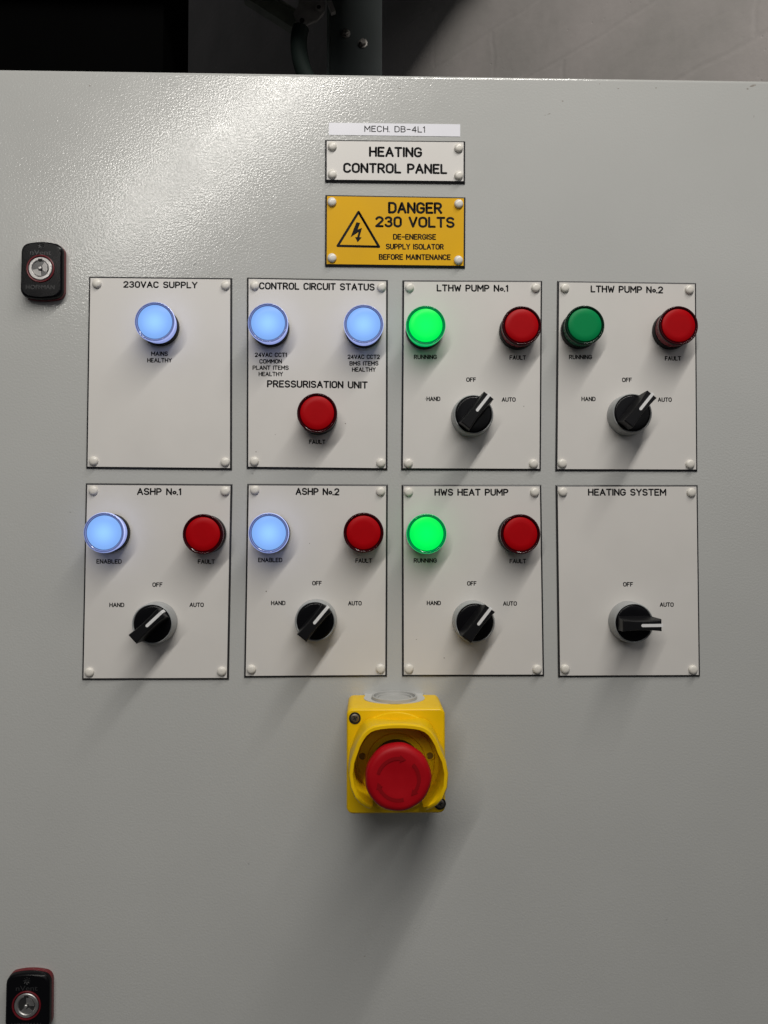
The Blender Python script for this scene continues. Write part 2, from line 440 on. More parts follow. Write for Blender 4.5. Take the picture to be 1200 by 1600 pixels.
def hose():
    D = 0.35
    pts = [(470, 44), (467, 60), (468, 84), (473, 106), (482, 128)]
    c = at(476, 84, -D)
    rt = empty('rubber_hose', c.x, c.y, -D)
    tag(rt, 'dark green rubber hose hanging below the pale bracket', 'hose', kind='thing')
    cu = bpy.data.curves.new('hose', 'CURVE'); cu.dimensions = '3D'; cu.bevel_depth = 0.0105; cu.bevel_resolution = 5; cu.use_fill_caps = True
    sp = cu.splines.new('BEZIER'); sp.bezier_points.add(len(pts) - 1)
    for bp, q in zip(sp.bezier_points, pts):
        v = at(*q, -D) - c
        bp.co = (v.x, v.y, 0); bp.handle_left_type = bp.handle_right_type = 'AUTO'
    cu.materials.append(M_HOSE)
    t = bpy.data.objects.new('tmp', cu); COL.objects.link(t)
    dg = bpy.context.evaluated_depsgraph_get()
    me = bpy.data.meshes.new_from_object(t.evaluated_get(dg))
    bpy.data.objects.remove(t)
    link('hose_body', me, rt)
hose()

bm = bmesh.new()  # added black slab: stands in for the unlit depth and blocks light
du = at(255, 60, -0.30).x
loft(bm, [(rrect(0.9, 1.0, 0.04, 6, (du - 0.45, 0.75)), -0.42), (rrect(0.9, 1.0, 0.04, 6, (du - 0.45, 0.75)), -0.30)])
o = bpy.data.objects.new('shade_slab', finish(bm, M_SHADE)); COL.objects.link(o)
o.rotation_euler = FACE
tag(o, 'added matt black slab standing in for the dark above the door at upper left', 'shade slab', kind='thing')

# ------------------------------------------------------------------ plates
bm = bmesh.new()
lathe(bm, [(0.0034, 0.0), (0.0034, 0.0009), (0.0032, 0.0015), (0.0026, 0.0020), (0.0016, 0.0023), (0.0006, 0.00238)], 28)
ME_RIVET = finish(bm, M_RIVET, 'rivet_cap', 60)
T_PLATE = 0.0016

def plate(name, label, cat, group, quad, rivets, mface, texts, thick=T_PLATE, dots=()):
    """quad: TL, TR, BR, BL pixels of the dark outer edge"""
    P = [at(x, y, thick * 0.5) for x, y in (quad[3], quad[2], quad[1], quad[0])]
    c = (P[0] + P[1] + P[2] + P[3]) / 4
    rt_poly = [(v.x - c.x, v.y - c.y) for v in P]
    bm = bmesh.new()
    face = inset(rt_poly, 0.00135)
    loft(bm, [(rt_poly, 0.0001), (rt_poly, thick * 0.45), (inset(rt_poly, 0.0012), thick - 0.0002)])
    root = bpy.data.objects.new(name, finish(bm, M_CORE, angle=20)); COL.objects.link(root)
    root.matrix_world = Matrix.Translation((c.x, 0, c.y)) @ Euler(FACE).to_matrix().to_4x4()
    tag(root, label, cat, group, 'thing')
    bm = bmesh.new(); loft(bm, [(face, thick - 0.0004), (face, thick)])
    link('face', finish(bm, mface, angle=20), root)
    for part, lines in texts:
        bm = bmesh.new()
        for s, x0, x1, y0, y1, h in lines:
            A = at(x0, y0, thick) - c; B = at(x1, y1, thick) - c
            hm = (at(x0, y0 - h / 2, thick) - at(x0, y0 + h / 2, thick)).length
            engrave(bm, s, A, B, hm, thick, 0.205 if h > 9 else 0.205)
        link(part, finish(bm, M_INK, angle=180, recalc=False), root)
    for x, y in rivets:
        v = at(x, y, thick + 0.0015) - c
        link('rivet_cap', ME_RIVET, root, (v.x, v.y, thick), random.uniform(0, 6))
    for x, y, r in dots:
        v = at(x, y, thick) - c
        bm = bmesh.new(); lathe(bm, [(r, thick + 0.00003), (r * 0.5, thick + 0.00008)], 9)
        link('speck', finish(bm, M_INK if x == 664.6 else M_DIRT), root, (v.x, v.y, 0), x)
    return root, c

G_PL = 'engraved white legend plates'
def cap(s, x0, x1, y, h=7.1, y1=None): return (s, x0, x1, y, y if y1 is None else y1, h)

plate('legend_plate', 'white plate engraved 230VAC SUPPLY with one lit lamp and no switch', 'plate', G_PL,
      ((139.2, 432.1), (362.7, 434.6), (362.3, 734.2), (134.6, 731.9)),
      ((150.6, 442.5), (351.9, 445.4), (145.4, 720), (351.3, 721.7)), M_WHITE,
      [('title_lettering', [('230VAC SUPPLY', 192.6, 308.7, 444.4, 445.5, 10.6)]),
       ('lamp_caption', [cap('MAINS', 236.1, 262.5, 552.7), cap('HEALTHY', 229.9, 268.7, 562.9)])])
plate('legend_plate', 'white plate engraved CONTROL CIRCUIT STATUS and PRESSURISATION UNIT with three lamps', 'plate', G_PL,
      ((386, 433.6), (606, 437.6), (605.4, 734.4), (385.4, 732)),
      ((397.4, 445.6), (596, 448), (397, 720.6), (595, 723)), M_WHITE,
      [('title_lettering', [('CONTROL CIRCUIT STATUS', 404.8, 585.6, 446.6, 448.7, 11.4)]),
       ('lamp_caption', [cap('24VAC CCT1', 398, 448.4, 554.4), cap('COMMON', 405.2, 440.6, 564.6), cap('PLANT ITEMS', 394.6, 451.2, 574.6), cap('HEALTHY', 404, 442.2, 584.4)]),
       ('lamp_caption', [cap('24VAC CCT2', 543, 593.6, 557.6), cap('BMS ITEMS', 546, 591.4, 567.8), cap('HEALTHY', 549.9, 587.2, 577.4)]),
       ('title_lettering', [('PRESSURISATION UNIT', 417.2, 574.6, 599.6, 601.7, 11.6)]),
       ('lamp_caption', [cap('FAULT', 482.8, 508.6, 690.4)])], dots=((539.6, 661.8, 0.0004), (400, 706, 0.00035), (430, 679, 0.00025)))
plate('legend_plate', 'white plate engraved LTHW PUMP No.1 with green lamp lit', 'plate', G_PL,
      ((628.9, 437.9), (847.1, 438.7), (845.1, 735.3), (626.8, 734.3)),
      ((639.9, 448.5), (837.5, 449.1), (637.9, 723.5), (833.9, 724.5)), M_WHITE,
      [('title_lettering', [('LTHW PUMP No.1', 682.2, 794.2, 449.9, 450.6, 11.2)]),
       ('lamp_caption', [cap('RUNNING', 646.6, 682.6, 557.7)]), ('lamp_caption', [cap('FAULT', 796, 822, 558.7)]),
       ('switch_caption', [cap('HAND', 666.3, 688.1, 623.2)]), ('switch_caption', [cap('OFF', 728.5, 743.8, 593.2)]), ('switch_caption', [cap('AUTO', 783.8, 805.7, 624.3)])],
      dots=((664.6, 623.4, 0.0003), (818.5, 634.8, 0.00035)))
plate('legend_plate', 'white plate engraved LTHW PUMP No.2 with both lamps unlit', 'plate', G_PL,
      ((870.8, 438.9), (1087.6, 442.2), (1089.7, 736.4), (867.8, 735.7)),
      ((882.9, 449.5), (1078, 452.2), (879, 724.1), (1079, 725.1)), M_WHITE,
      [('title_lettering', [('LTHW PUMP No.2', 922.7, 1036.2, 451.4, 453.1, 11.2)]),
       ('lamp_caption', [cap('RUNNING', 888.9, 925.1, 557.9)]), ('lamp_caption', [cap('FAULT', 1038.8, 1064.2, 560)]),
       ('switch_caption', [cap('HAND', 908.4, 930.6, 623.4)]), ('switch_caption', [cap('OFF', 971.9, 987.4, 593.6)]), ('switch_caption', [cap('AUTO', 1027.8, 1049.7, 624.5)])])
plate('legend_plate', 'white plate engraved ASHP No.1 with ENABLED and FAULT lamps', 'plate', G_PL,
      ((134.2, 755), (363.1, 756.5), (357.5, 1061.7), (128.3, 1062.3)),
      ((145, 766.3), (351.3, 767.3), (138.8, 1050.6), (346, 1049.2)), M_WHITE,
      [('title_lettering', [('ASHP No.1', 214, 283.3, 767.9, 768.4, 11.2)]),
       ('lamp_caption', [cap('ENABLED', 150.6, 190.2, 877.3)]), ('lamp_caption', [cap('FAULT', 309, 335.8, 877.5)]),
       ('switch_caption', [cap('HAND', 170.8, 194.2, 945.2)]), ('switch_caption', [cap('OFF', 238.1, 254, 913.5)]), ('switch_caption', [cap('AUTO', 296.1, 318.5, 945)])])
plate('legend_plate', 'white plate engraved ASHP No.2 with ENABLED and FAULT lamps', 'plate', G_PL,
      ((386.4, 755.8), (606, 757), (604.6, 1057), (381.4, 1058.6)),
      ((397.6, 765.4), (594.6, 767.6), (392.4, 1046), (594.4, 1045)), M_WHITE,
      [('title_lettering', [('ASHP No.2', 461.8, 530.4, 767.8, 768.5, 11.4)]),
       ('lamp_caption', [cap('ENABLED', 403.2, 441.2, 875)]), ('lamp_caption', [cap('FAULT', 555.2, 581.2, 876)]),
       ('switch_caption', [cap('HAND', 423.4, 446, 942.2)]), ('switch_caption', [cap('OFF', 487.8, 502.8, 911.2)]), ('switch_caption', [cap('AUTO', 543.8, 565.2, 942.6)])], dots=((416, 924, 0.00045), (483.6, 849, 0.0003)))
plate('legend_plate', 'white plate engraved HWS HEAT PUMP with green lamp lit', 'plate', G_PL,
      ((627.7, 757.2), (845.7, 757.2), (850.2, 1056.4), (628.3, 1056.8)),
      ((638.3, 768.5), (835.9, 768.9), (639.1, 1045.1), (839.6, 1046.1)), M_WHITE,
      [('title_lettering', [('HWS HEAT PUMP', 678.7, 794.5, 769.1, 769.2, 11.2)]),
       ('lamp_caption', [cap('RUNNING', 646.4, 682.6, 875.7)]), ('lamp_caption', [cap('FAULT', 796.1, 822.2, 876.7)]),
       ('switch_caption', [cap('HAND', 666.8, 688.9, 942.2)]), ('switch_caption', [cap('OFF', 729.8, 744.6, 911.6)]), ('switch_caption', [cap('AUTO', 785.9, 807.7, 943)])], dots=((694, 1028, 0.0004), (650.7, 999, 0.0003)))
plate('legend_plate', 'white plate engraved HEATING SYSTEM with a switch and no lamps', 'plate', G_PL,
      ((868.2, 757.7), (1090.1, 757.7), (1093.8, 1057), (872.2, 1058)),
      ((879.8, 768.5), (1080.9, 769.5), (883.5, 1045.7), (1083.6, 1046.8)), M_WHITE,
      [('title_lettering', [('HEATING SYSTEM', 918.6, 1041.1, 769.1, 769.2, 11.2)]),
       ('switch_caption', [cap('OFF', 973.5, 989.2, 913)]), ('switch_caption', [cap('AUTO', 1030.8, 1052.7, 944.7)])])
plate('title_plate', 'small white plate engraved HEATING CONTROL PANEL in two lines', 'plate', None,
      ((508, 218.6), (726.8, 220.7), (726.6, 286.6), (508, 284.2)),
      ((519, 227.7), (716.9, 230.3), (519, 271.4), (716.9, 273.2)), M_WHITE,
      [('title_lettering', [('HEATING', 576.5, 659.6, 237, 238.1, 16.2), ('CONTROL PANEL', 536.2, 698.9, 262.2, 264.2, 16.2)])], thick=0.002)
root, c = plate('warning_plate', 'yellow plate engraved DANGER 230 VOLTS beside a lightning triangle', 'warning sign', None,
      ((508.4, 304.6), (727.3, 308.3), (726.6, 418.6), (507.8, 415.9)),
      ((518.6, 314.8), (716.9, 317.8), (518.6, 402.1), (716.4, 405.8)), M_YLAM,
      [('title_lettering', [('DANGER', 606.2, 691.1, 324.5, 325.3, 18.4), ('230 VOLTS', 586.2, 710.4, 346.4, 347.7, 17.6)]),
       ('small_lettering', [('DE-ENERGISE', 614, 681.5, 370, 370.3, 9.2), ('SUPPLY ISOLATOR', 602.7, 693.5, 385.3, 385.7, 9.2), ('BEFORE MAINTENANCE', 591.8, 704.2, 401.5, 402, 9.2)])], thick=0.002)
bm = bmesh.new()
tri = [at(x, y, 0.002) - c for x, y in ((560.2, 331.2), (527.6, 384.2), (592.2, 385.6))]
for i in range(3):
    ribbon(bm, [tri[i], tri[(i + 1) % 3]], 0.00095, 0.002 + 0.00003, 0.002 + 0.00009)
bolt = [(557.0, 347.2), (562.8, 348.4), (558.8, 358.6), (565.8, 356.0), (561.6, 370.6), (565.2, 371), (558.9, 378.6), (554.8, 370.6), (558.3, 370.4), (560.2, 362.6), (547.8, 370.8), (552.6, 358.0)]
q = [at(x, y, 0.002) - c for x, y in reversed(bolt)]
vs = [bm.verts.new((v.x, v.y, 0.00206)) for v in q]
from mathutils.geometry import tessellate_polygon
for t in tessellate_polygon([[Vector((v.x, v.y, 0)) for v in q]]):
    bm.faces.new([vs[i] for i in t])
link('warning_symbol', finish(bm, M_INK, angle=180, recalc=False), root)

# printed sticker
P = [at(x, y) for x, y in ((513.8, 211), (719, 213.6), (719, 194.5), (513.8, 191.9))]
c = sum(P, Vector((0, 0))) / 4
bm = bmesh.new(); q = [(v.x - c.x, v.y - c.y) for v in P]
loft(bm, [(q, 0.00004), (q, 0.00022)])
lab = bpy.data.objects.new('printed_label', finish(bm, M_PAPER)); COL.objects.link(lab)
lab.matrix_world = Matrix.Translation((c.x, 0, c.y)) @ Euler(FACE).to_matrix().to_4x4()
tag(lab, 'white printed tape label reading MECH. DB-4L1 above the title plate', 'label', kind='thing')
def font_mesh(s, m, extrude=0.0):
    cu = bpy.data.curves.new('t', 'FONT'); cu.body = s; cu.size = 1; cu.extrude = extrude; cu.resolution_u = 4
    t = bpy.data.objects.new('tmp', cu); COL.objects.link(t)
    dg = bpy.context.evaluated_depsgraph_get()
    me = bpy.data.meshes.new_from_object(t.evaluated_get(dg)); bpy.data.objects.remove(t)
    xs = [v.co.x for v in me.vertices]; ys = [v.co.y for v in me.vertices]
    me.materials.clear(); me.materials.append(m)
    return me, min(xs), max(xs), min(ys), max(ys)
def fit_font(s, m, A, B, h, z, dz=0.0):
    """text fitted between A and B with cap height h, on height z"""
    me, x0, x1, y0, y1 = font_mesh(s, m, dz)
    A, B = Vector(A), Vector(B); ux = (B - A).normalized(); uy = Vector((-ux.y, ux.x)); L = (B - A).length
    for v in me.vertices:
        p = A + ux * ((v.co.x - x0) / (x1 - x0) * L) + uy * ((v.co.y - y0) / (y1 - y0) - 0.5) * h
        v.co = (p.x, p.y, z + v.co.z)
    return me
bm = bmesh.new()
engrave(bm, 'MECH. DB-4L1', at(569.3, 201.4) - c, at(664.2, 202.6) - c, 0.0050, 0.00023, 0.15)
link('lettering', finish(bm, M_PRINT, angle=180, recalc=False), lab)

# ------------------------------------------------------------------ pilot lamps
def hot_centre(m, strength):
    # the lamp behind the diffuser: brighter in the middle than at the edge
    nt = m.node_tree; N = nt.nodes; Lk = nt.links
    tc = N.new('ShaderNodeTexCoord'); sp = N.new('ShaderNodeVectorMath'); sp.operation = 'MULTIPLY'; sp.inputs[1].default_value = (1, 1, 0)
    Lk.new(tc.outputs['Object'], sp.inputs[0])
    ln = N.new('ShaderNodeVectorMath'); ln.operation = 'LENGTH'; Lk.new(sp.outputs[0], ln.inputs[0])
    mr = N.new('ShaderNodeMapRange'); mr.interpolation_type = 'SMOOTHSTEP'
    mr.inputs[1].default_value = 0.0; mr.inputs[2].default_value = 0.0126; mr.inputs[3].default_value = strength * 1.28; mr.inputs[4].default_value = strength * 0.86
    Lk.new(ln.outputs['Value'], mr.inputs[0]); Lk.new(mr.outputs[0], N['Principled BSDF'].inputs['Emission Strength'])
    return m

def lens_set(colour):
    if colour == 'blue':
        return (hot_centre(mat('lit_blue_face', (0.03, 0.05, 0.1), 0.35, spec=0.15, emis=(0.245, 0.48, 1.0), estr=1.0), 1.0),
                mat('lit_blue_side', (0.5, 0.55, 0.7), 0.12, emis=(0.36, 0.45, 0.95), estr=0.8, coat=0.4),
                mat('clear_rim', (0.10, 0.12, 0.20), 0.06, emis=(0.05, 0.09, 0.35), estr=0.16, spec=0.3))
    if colour == 'green_lit':
        return (hot_centre(mat('lit_green_face', (0.0, 0.1, 0.02), 0.35, spec=0.15, emis=(0.0, 1.0, 0.10), estr=1.05), 1.0),
                mat('lit_green_side', (0.02, 0.3, 0.1), 0.12, emis=(0.0, 0.55, 0.14), estr=0.85, coat=0.4),
                mat('green_rim_lit', (0.0, 0.08, 0.03), 0.06, emis=(0.0, 0.3, 0.08), estr=0.18, spec=0.3))
    if colour == 'green':
        return (mat('green_face', (0.002, 0.235, 0.07), 0.4, spec=0.1),
                mat('green_side', (0.04, 0.17, 0.10), 0.25, spec=0.2),
                mat('green_rim', (0.002, 0.022, 0.010), 0.12, spec=0.22))
    return (mat('red_face', (0.40, 0.001, 0.004), 0.4, spec=0.1, var=0.04, vscale=90),
            mat('red_side', (0.26, 0.055, 0.065), 0.25, spec=0.2),
            mat('red_rim', (0.032, 0.001, 0.003), 0.12, spec=0.22))
M_MIDB = mat('blue_inner_ring', (0.10, 0.12, 0.2), 0.12, spec=0.4, emis=(0.22, 0.30, 0.75), estr=0.55)
M_MIDG = mat('green_inner_ring', (0.0, 0.1, 0.04), 0.12, spec=0.4, emis=(0.0, 0.42, 0.11), estr=0.5)
LENS = {}
def lamp_meshes(colour):
    if colour in LENS: return LENS[colour]
    mf, ms, mr = lens_set(colour)
    mm = {'blue': M_MIDB, 'green_lit': M_MIDG}.get(colour, mr)
    bm = bmesh.new()
    lathe(bm, [(0.0144, 0), (0.0144, 0.0046), (0.0140, 0.0054), (0.0128, 0.0056)], 64, cap1=False)
    bez = finish(bm, M_BLACKG, 'bezel', 40)
    bm = bmesh.new()
    prof = [(0.0136, 0.0050), (0.0139, 0.0062), (0.0139, 0.0122), (0.0146, 0.0128), (0.0149, 0.0136), (0.0149, 0.0150), (0.0146, 0.0157), (0.0141, 0.0160), (0.0136, 0.0158), (0.0131, 0.0153), (0.0128, 0.0151), (0.0124, 0.0149)]
    mi = [0, 0, 0, 0, 0, 0, 2, 1, 2, 1, 1] if colour in ('blue', 'green_lit') else [0, 0, 0, 1, 1, 1, 1, 1, 1, 1, 1]
    lathe(bm, prof, 64, cap1=False, mi=mi)
    # index 0: side, 1: rim
    lens = finish(bm, [ms, mr, mm], 'lens', 60)
    bm = bmesh.new()
    lathe(bm, [(0.0126, 0.0148), (0.0125, 0.0154), (0.0122, 0.01565), (0.0080, 0.01575), (0.003, 0.0158)], 64)
    face = finish(bm, mf, 'lens_face', 60)
    LENS[colour] = (bez, lens, face)
    return LENS[colour]

WORD = {'blue': 'lit blue-white', 'green_lit': 'lit bright green', 'green': 'unlit dark green', 'red': 'unlit red'}
LAMPS = [
 ('blue', 241.5, 502.3, 'lit blue-white pilot lamp above MAINS HEALTHY on the 230VAC SUPPLY plate'),
 ('blue', 418.6, 504.0, 'lit blue-white pilot lamp above 24VAC CCT1 COMMON PLANT ITEMS'),
 ('blue', 568.0, 506.4, 'lit blue-white pilot lamp above 24VAC CCT2 BMS ITEMS'),
 ('red', 495.2, 645.0, 'unlit red pilot lamp under the words PRESSURISATION UNIT'),
 ('green_lit', 665.6, 507.9, 'lit bright green pilot lamp above RUNNING on the LTHW PUMP No.1 plate'),
 ('red', 815.3, 508.8, 'unlit red pilot lamp above FAULT on the LTHW PUMP No.1 plate'),
 ('green', 914.2, 507.8, 'unlit dark green pilot lamp on the LTHW PUMP No.2 plate'),
 ('red', 1060.9, 508.6, 'unlit red pilot lamp above FAULT on the LTHW PUMP No.2 plate'),
 ('blue', 162.0, 832.3, 'lit blue-white pilot lamp above ENABLED on the ASHP No.1 plate'),
 ('red', 316.8, 834.6, 'unlit red pilot lamp above FAULT on the ASHP No.1 plate'),
 ('blue', 419.6, 832.6, 'lit blue-white pilot lamp above ENABLED on the ASHP No.2 plate'),
 ('red', 567.8, 832.2, 'unlit red pilot lamp above FAULT on the ASHP No.2 plate'),
 ('green_lit', 666.5, 833.8, 'lit bright green pilot lamp above RUNNING on the HWS HEAT PUMP plate'),
 ('red', 813.5, 834.8, 'unlit red pilot lamp above FAULT on the HWS HEAT PUMP plate'),
]
for colour, x, y, lb in LAMPS:
    v = at(x, y, T_PLATE + 0.0158)
    rt = empty('pilot_lamp', v.x, v.y, T_PLATE, random.uniform(0, 6))
    rt.rotation_euler.rotate_axis('X', R(random.uniform(-0.5, 0.5))); rt.rotation_euler.rotate_axis('Y', R(random.uniform(-0.5, 0.5)))
    tag(rt, lb, 'pilot lamp', 'round pilot lamps on the plates', 'thing')
    b_, l_, f_ = lamp_meshes(colour)
    link('bezel', b_, rt); link('lens', l_, rt); link('lens_face', f_, rt)

# ------------------------------------------------------------------ selector switches
bm = bmesh.new()
lathe(bm, [(0.0156, 0), (0.0154, 0.0020), (0.0151, 0.0108), (0.0148, 0.0118), (0.0143, 0.0122), (0.0139, 0.0120), (0.0137, 0.0112), (0.0137, 0.0095)], 64, cap1=False)
ME_SBEZ = finish(bm, M_GREYP, 'bezel', 50)
bm = bmesh.new()
lathe(bm, [(0.01365, 0.0094), (0.01365, 0.0113), (0.0132, 0.0119), (0.0122, 0.0121), (0.006, 0.0119)], 64)
ME_DIAL = finish(bm, M_BLACKG, 'dial', 50)
def handle_outline(wide, l0, l1, waist):
    pts = []
    xs = [-l0 + (l0 + l1) * i / 16 for i in range(17)]
    def hw(x):
        t = (x + l0) / (l0 + l1)
        return wide * (waist + (1 - waist) * (2 * t - 1) ** 2)
    lo = [(x, -hw(x)) for x in xs]; hi = [(x, hw(x)) for x in reversed(xs)]
    lo[0] = (lo[0][0] + 0.0008, lo[0][1] + 0.0002); hi[-1] = (hi[-1][0] + 0.0008, hi[-1][1] - 0.0002)
    lo[-1] = (lo[-1][0] - 0.0008, lo[-1][1]); hi[0] = (hi[0][0] - 0.0008, hi[0][1])
    return lo + hi
bm = bmesh.new()
loft(bm, [(handle_outline(0.0056, 0.0131, 0.0131, 0.95), 0.0115), (handle_outline(0.0050, 0.0134, 0.0138, 0.86), 0.0150),
          (handle_outline(0.0046, 0.0140, 0.0152, 0.80), 0.0215), (handle_outline(0.0045, 0.0143, 0.0158, 0.78), 0.0255),
          (handle_outline(0.0042, 0.0141, 0.0157, 0.77), 0.0265), (handle_outline(0.0036, 0.0134, 0.0151, 0.75), 0.0269)])
ME_HAND = finish(bm, M_BLACK, 'handle', 40)
bm = bmesh.new()
pt = [(-0.0004, 0.0)] + []
line = arc(0.0010, 0, 0.0011, 0.0011, 90, 270, 8) + [(0.0151, -0.0011), (0.0151, 0.0011)]
loft(bm, [(line, 0.0266), (line, 0.02705)])
box(bm, 0.0150, 0.0160, -0.0011, 0.0011, 0.0215, 0.0266)
ME_LINE = finish(bm, M_LINE, 'marker_line', 30)
SW = [
 (740.0, 647.6, 52, 'black selector switch turned to AUTO on the LTHW PUMP No.1 plate'),
 (988.4, 645.6, 51, 'black selector switch turned to AUTO on the LTHW PUMP No.2 plate'),
 (237.7, 975.2, 43, 'black selector switch on the ASHP No.1 plate'),
 (492.4, 971.0, 50, 'black selector switch on the ASHP No.2 plate'),
 (742.0, 972.8, 52, 'black selector switch on the HWS HEAT PUMP plate'),
 (990.7, 973.7, 0.5, 'black selector switch pointing straight right on the HEATING SYSTEM plate'),
]
for x, y, ang, lb in SW:
    v = at(x, y, T_PLATE + 0.012)
    rt = empty('selector_switch', v.x, v.y, T_PLATE)
    tag(rt, lb, 'selector switch', 'black selector switches on the plates', 'thing')
    link('bezel', ME_SBEZ, rt); link('dial', ME_DIAL, rt, spin=R(ang))
    h = link('handle', ME_HAND, rt, spin=R(ang))
    link('marker_line', ME_LINE, h)

# ------------------------------------------------------------------ emergency stop
def estop():
    HB = 0.046
    c = at(615, 1160, 0)
    rt = empty('emergency_stop', c.x, c.y, 0)
    tag(rt, 'yellow emergency stop box with shrouded red mushroom button', 'emergency stop', kind='thing')
    W_, H_ = 0.0685, 0.0722
    bm = bmesh.new()
    loft(bm, [(rrect(W_ - 0.002, H_ - 0.002, 0.004), 0.0), (rrect(W_ - 0.002, H_ - 0.002, 0.004), 0.0035)])
    link('backbox', finish(bm, M_GREYBOX), rt)
    bm = bmesh.new()
    loft(bm, [(rrect(W_, H_, 0.0045), 0.0025), (rrect(W_, H_, 0.0045), HB - 0.0016), (rrect(W_ - 0.0006, H_ - 0.0006, 0.0042), HB - 0.0006), (rrect(W_ - 0.0024, H_ - 0.0024, 0.0034), HB)])
    # lip along the top front edge
    cov = link('cover', finish(bm, M_YEL, angle=40), rt)
    # conduit entry on the top face : local frame x right, y = -outwards , z = up
    ent = bpy.data.objects.new('conduit_entry', None)
    bm = bmesh.new()
    def up(pts, y): return [(p[0], y, p[1]) for p in pts]
    pad = [(-0.0225, 0.0)] + [(-0.0215, 0.006)] + [(-0.0225 * math.cos(R(a)) , 0.0145 + 0.0185 * math.sin(R(a))) for a in range(0, 181, 12)] + [(0.0215, 0.006), (0.0225, 0.0)]
    yt = H_ / 2
    def ring3(bm, rings, cap=True):
        vs = [[bm.verts.new(p) for p in r] for r in rings]
        n = len(vs[0])
        for k in range(len(vs) - 1):
            for i in range(n):
                bm.faces.new((vs[k][i], vs[k][(i + 1) % n], vs[k + 1][(i + 1) % n], vs[k + 1][i]))
        if cap: bm.faces.new(vs[-1])
    ring3(bm, [up(pad, yt - 0.001), up(pad, yt + 0.0005)])
    e = link('conduit_entry', finish(bm, M_GREYBOX), rt)
    bm = bmesh.new()
    cc = (0.0, 0.0165)
    ring3(bm, [up(circ(r, 48, cc), yt + z) for r, z in ((0.0168, 0.0003), (0.0166, 0.0026), (0.0160, 0.0030), (0.0152, 0.0028), (0.0148, 0.0008), (0.0136, 0.0007), (0.0134, 0.0018), (0.0127, 0.0020), (0.0122, 0.0018), (0.0119, 0.0007))])
    link('knockout_ring', finish(bm, mat('grey_knockout', (0.40, 0.40, 0.385), 0.4), angle=30), e)
    # flange and guard
    bm = bmesh.new()
    lathe(bm, [(0.0339, HB - 0.001), (0.0339, HB + 0.0010), (0.0334, HB + 0.0016), (0.0265, HB + 0.0016), (0.0262, HB + 0.0030), (0.0205, HB + 0.0034), (0.0200, HB + 0.0052), (0.0150, HB + 0.0052)], 72)
    fl = link('flange', finish(bm, M_YEL, angle=35), rt)
    for sx in (-1, 1):
        bm = bmesh.new(); lathe(bm, [(0.0031, HB + 0.0031), (0.0031, HB + 0.0036), (0.0024, HB + 0.0036), (0.0022, HB + 0.0033)], 24, mi=[0, 0, 1, 1])
        link('guard_screw_hole', finish(bm, [M_YEL, mat('brown_hole', (0.22, 0.125, 0.008), 0.6)]), fl, (sx * 0.0232, 0.0045, 0))
    polar = [(0, .0322), (10, .0326), (20, .0335), (27, .0344), (33, .0348), (39, .0346), (45, .0339), (53, .0330), (62, .0319), (75, .0317), (90, .0317), (105, .0316), (118, .0314), (128, .0308), (136, .0303), (143, .0298)]
    right = {75: .0324, 90: .0329, 105: .0334, 118: .0334, 128: .0328, 136: .0320, 143: .0312}
    pts = [(-a, r) for a, r in reversed(polar[1:])] + [(a, right.get(a, r)) for a, r in polar]
    z0 = HB + 0.0014
    bm = bmesh.new(); rows = []
    for a, r in pts:
        s = math.sin(R(a)); k = math.cos(R(a))
        e_ = max(0.0, (abs(a) - 118) / 23.0)
        top = HB + 0.0285 - 0.004 * e_ ** 1.6
        th = 0.0028
        cut = 0.0046 * max(0.0, 1 - (a / 36) ** 2)
        prof = [(r + 0.0012 - cut, z0), (r + 0.0004, top - 0.003), (r + 0.0005, top - 0.001), (r - 0.0003, top), (r - th + 0.0006, top), (r - th, top - 0.0012), (r - th - 0.0006 - cut * 0.6, z0)]
        rows.append([bm.verts.new((p * s, p * k, z)) for p, z in prof])
    for a, b in zip(rows, rows[1:]):
        for i in range(len(a) - 1):
            bm.faces.new((a[i], a[i + 1], b[i + 1], b[i]))
        bm.faces.new((a[-1], a[0], b[0], b[-1]))
    bm.faces.new(rows[0]); bm.faces.new(list(reversed(rows[-1])))
    link('guard', finish(bm, M_YEL, angle=50), rt)
    bm = bmesh.new(); lathe(bm, [(0.0165, HB + 0.005), (0.0165, HB + 0.0125), (0.0150, HB + 0.014), (0.011, HB + 0.0142)], 48)
    link('collar', finish(bm, M_BLACK), rt)
    # mushroom head
    bm = bmesh.new(); n = 96
    def lob(r, k): return [(r * (1 + k * math.cos(3 * (t := 2 * math.pi * i / n) + 0.6) + k * 0.7 * math.cos(9 * t)) * math.cos(t), r * (1 + k * math.cos(3 * t + 0.6) + k * 0.7 * math.cos(9 * t)) * math.sin(t)) for i in range(n)]
    zt = 0.0845
    loft(bm, [(circ(0.0115, n), HB + 0.0145), (circ(0.0120, n), zt - 0.017), (circ(0.0165, n), zt - 0.0135), (lob(0.0206, .008), zt - 0.0105), (lob(0.0214, .010), zt - 0.008), (lob(0.0216, .010), zt - 0.0055),
              (lob(0.0213, .009), zt - 0.0032), (lob(0.0204, .005), zt - 0.0014), (circ(0.0190, n), zt - 0.0004), (circ(0.0172, n), zt), (circ(0.0100, n), zt - 0.0005), (circ(0.0030, n), zt - 0.0007)], cap0=False)
    mh = link('mushroom_head', finish(bm, M_RED, angle=60), rt)
    bm = bmesh.new()
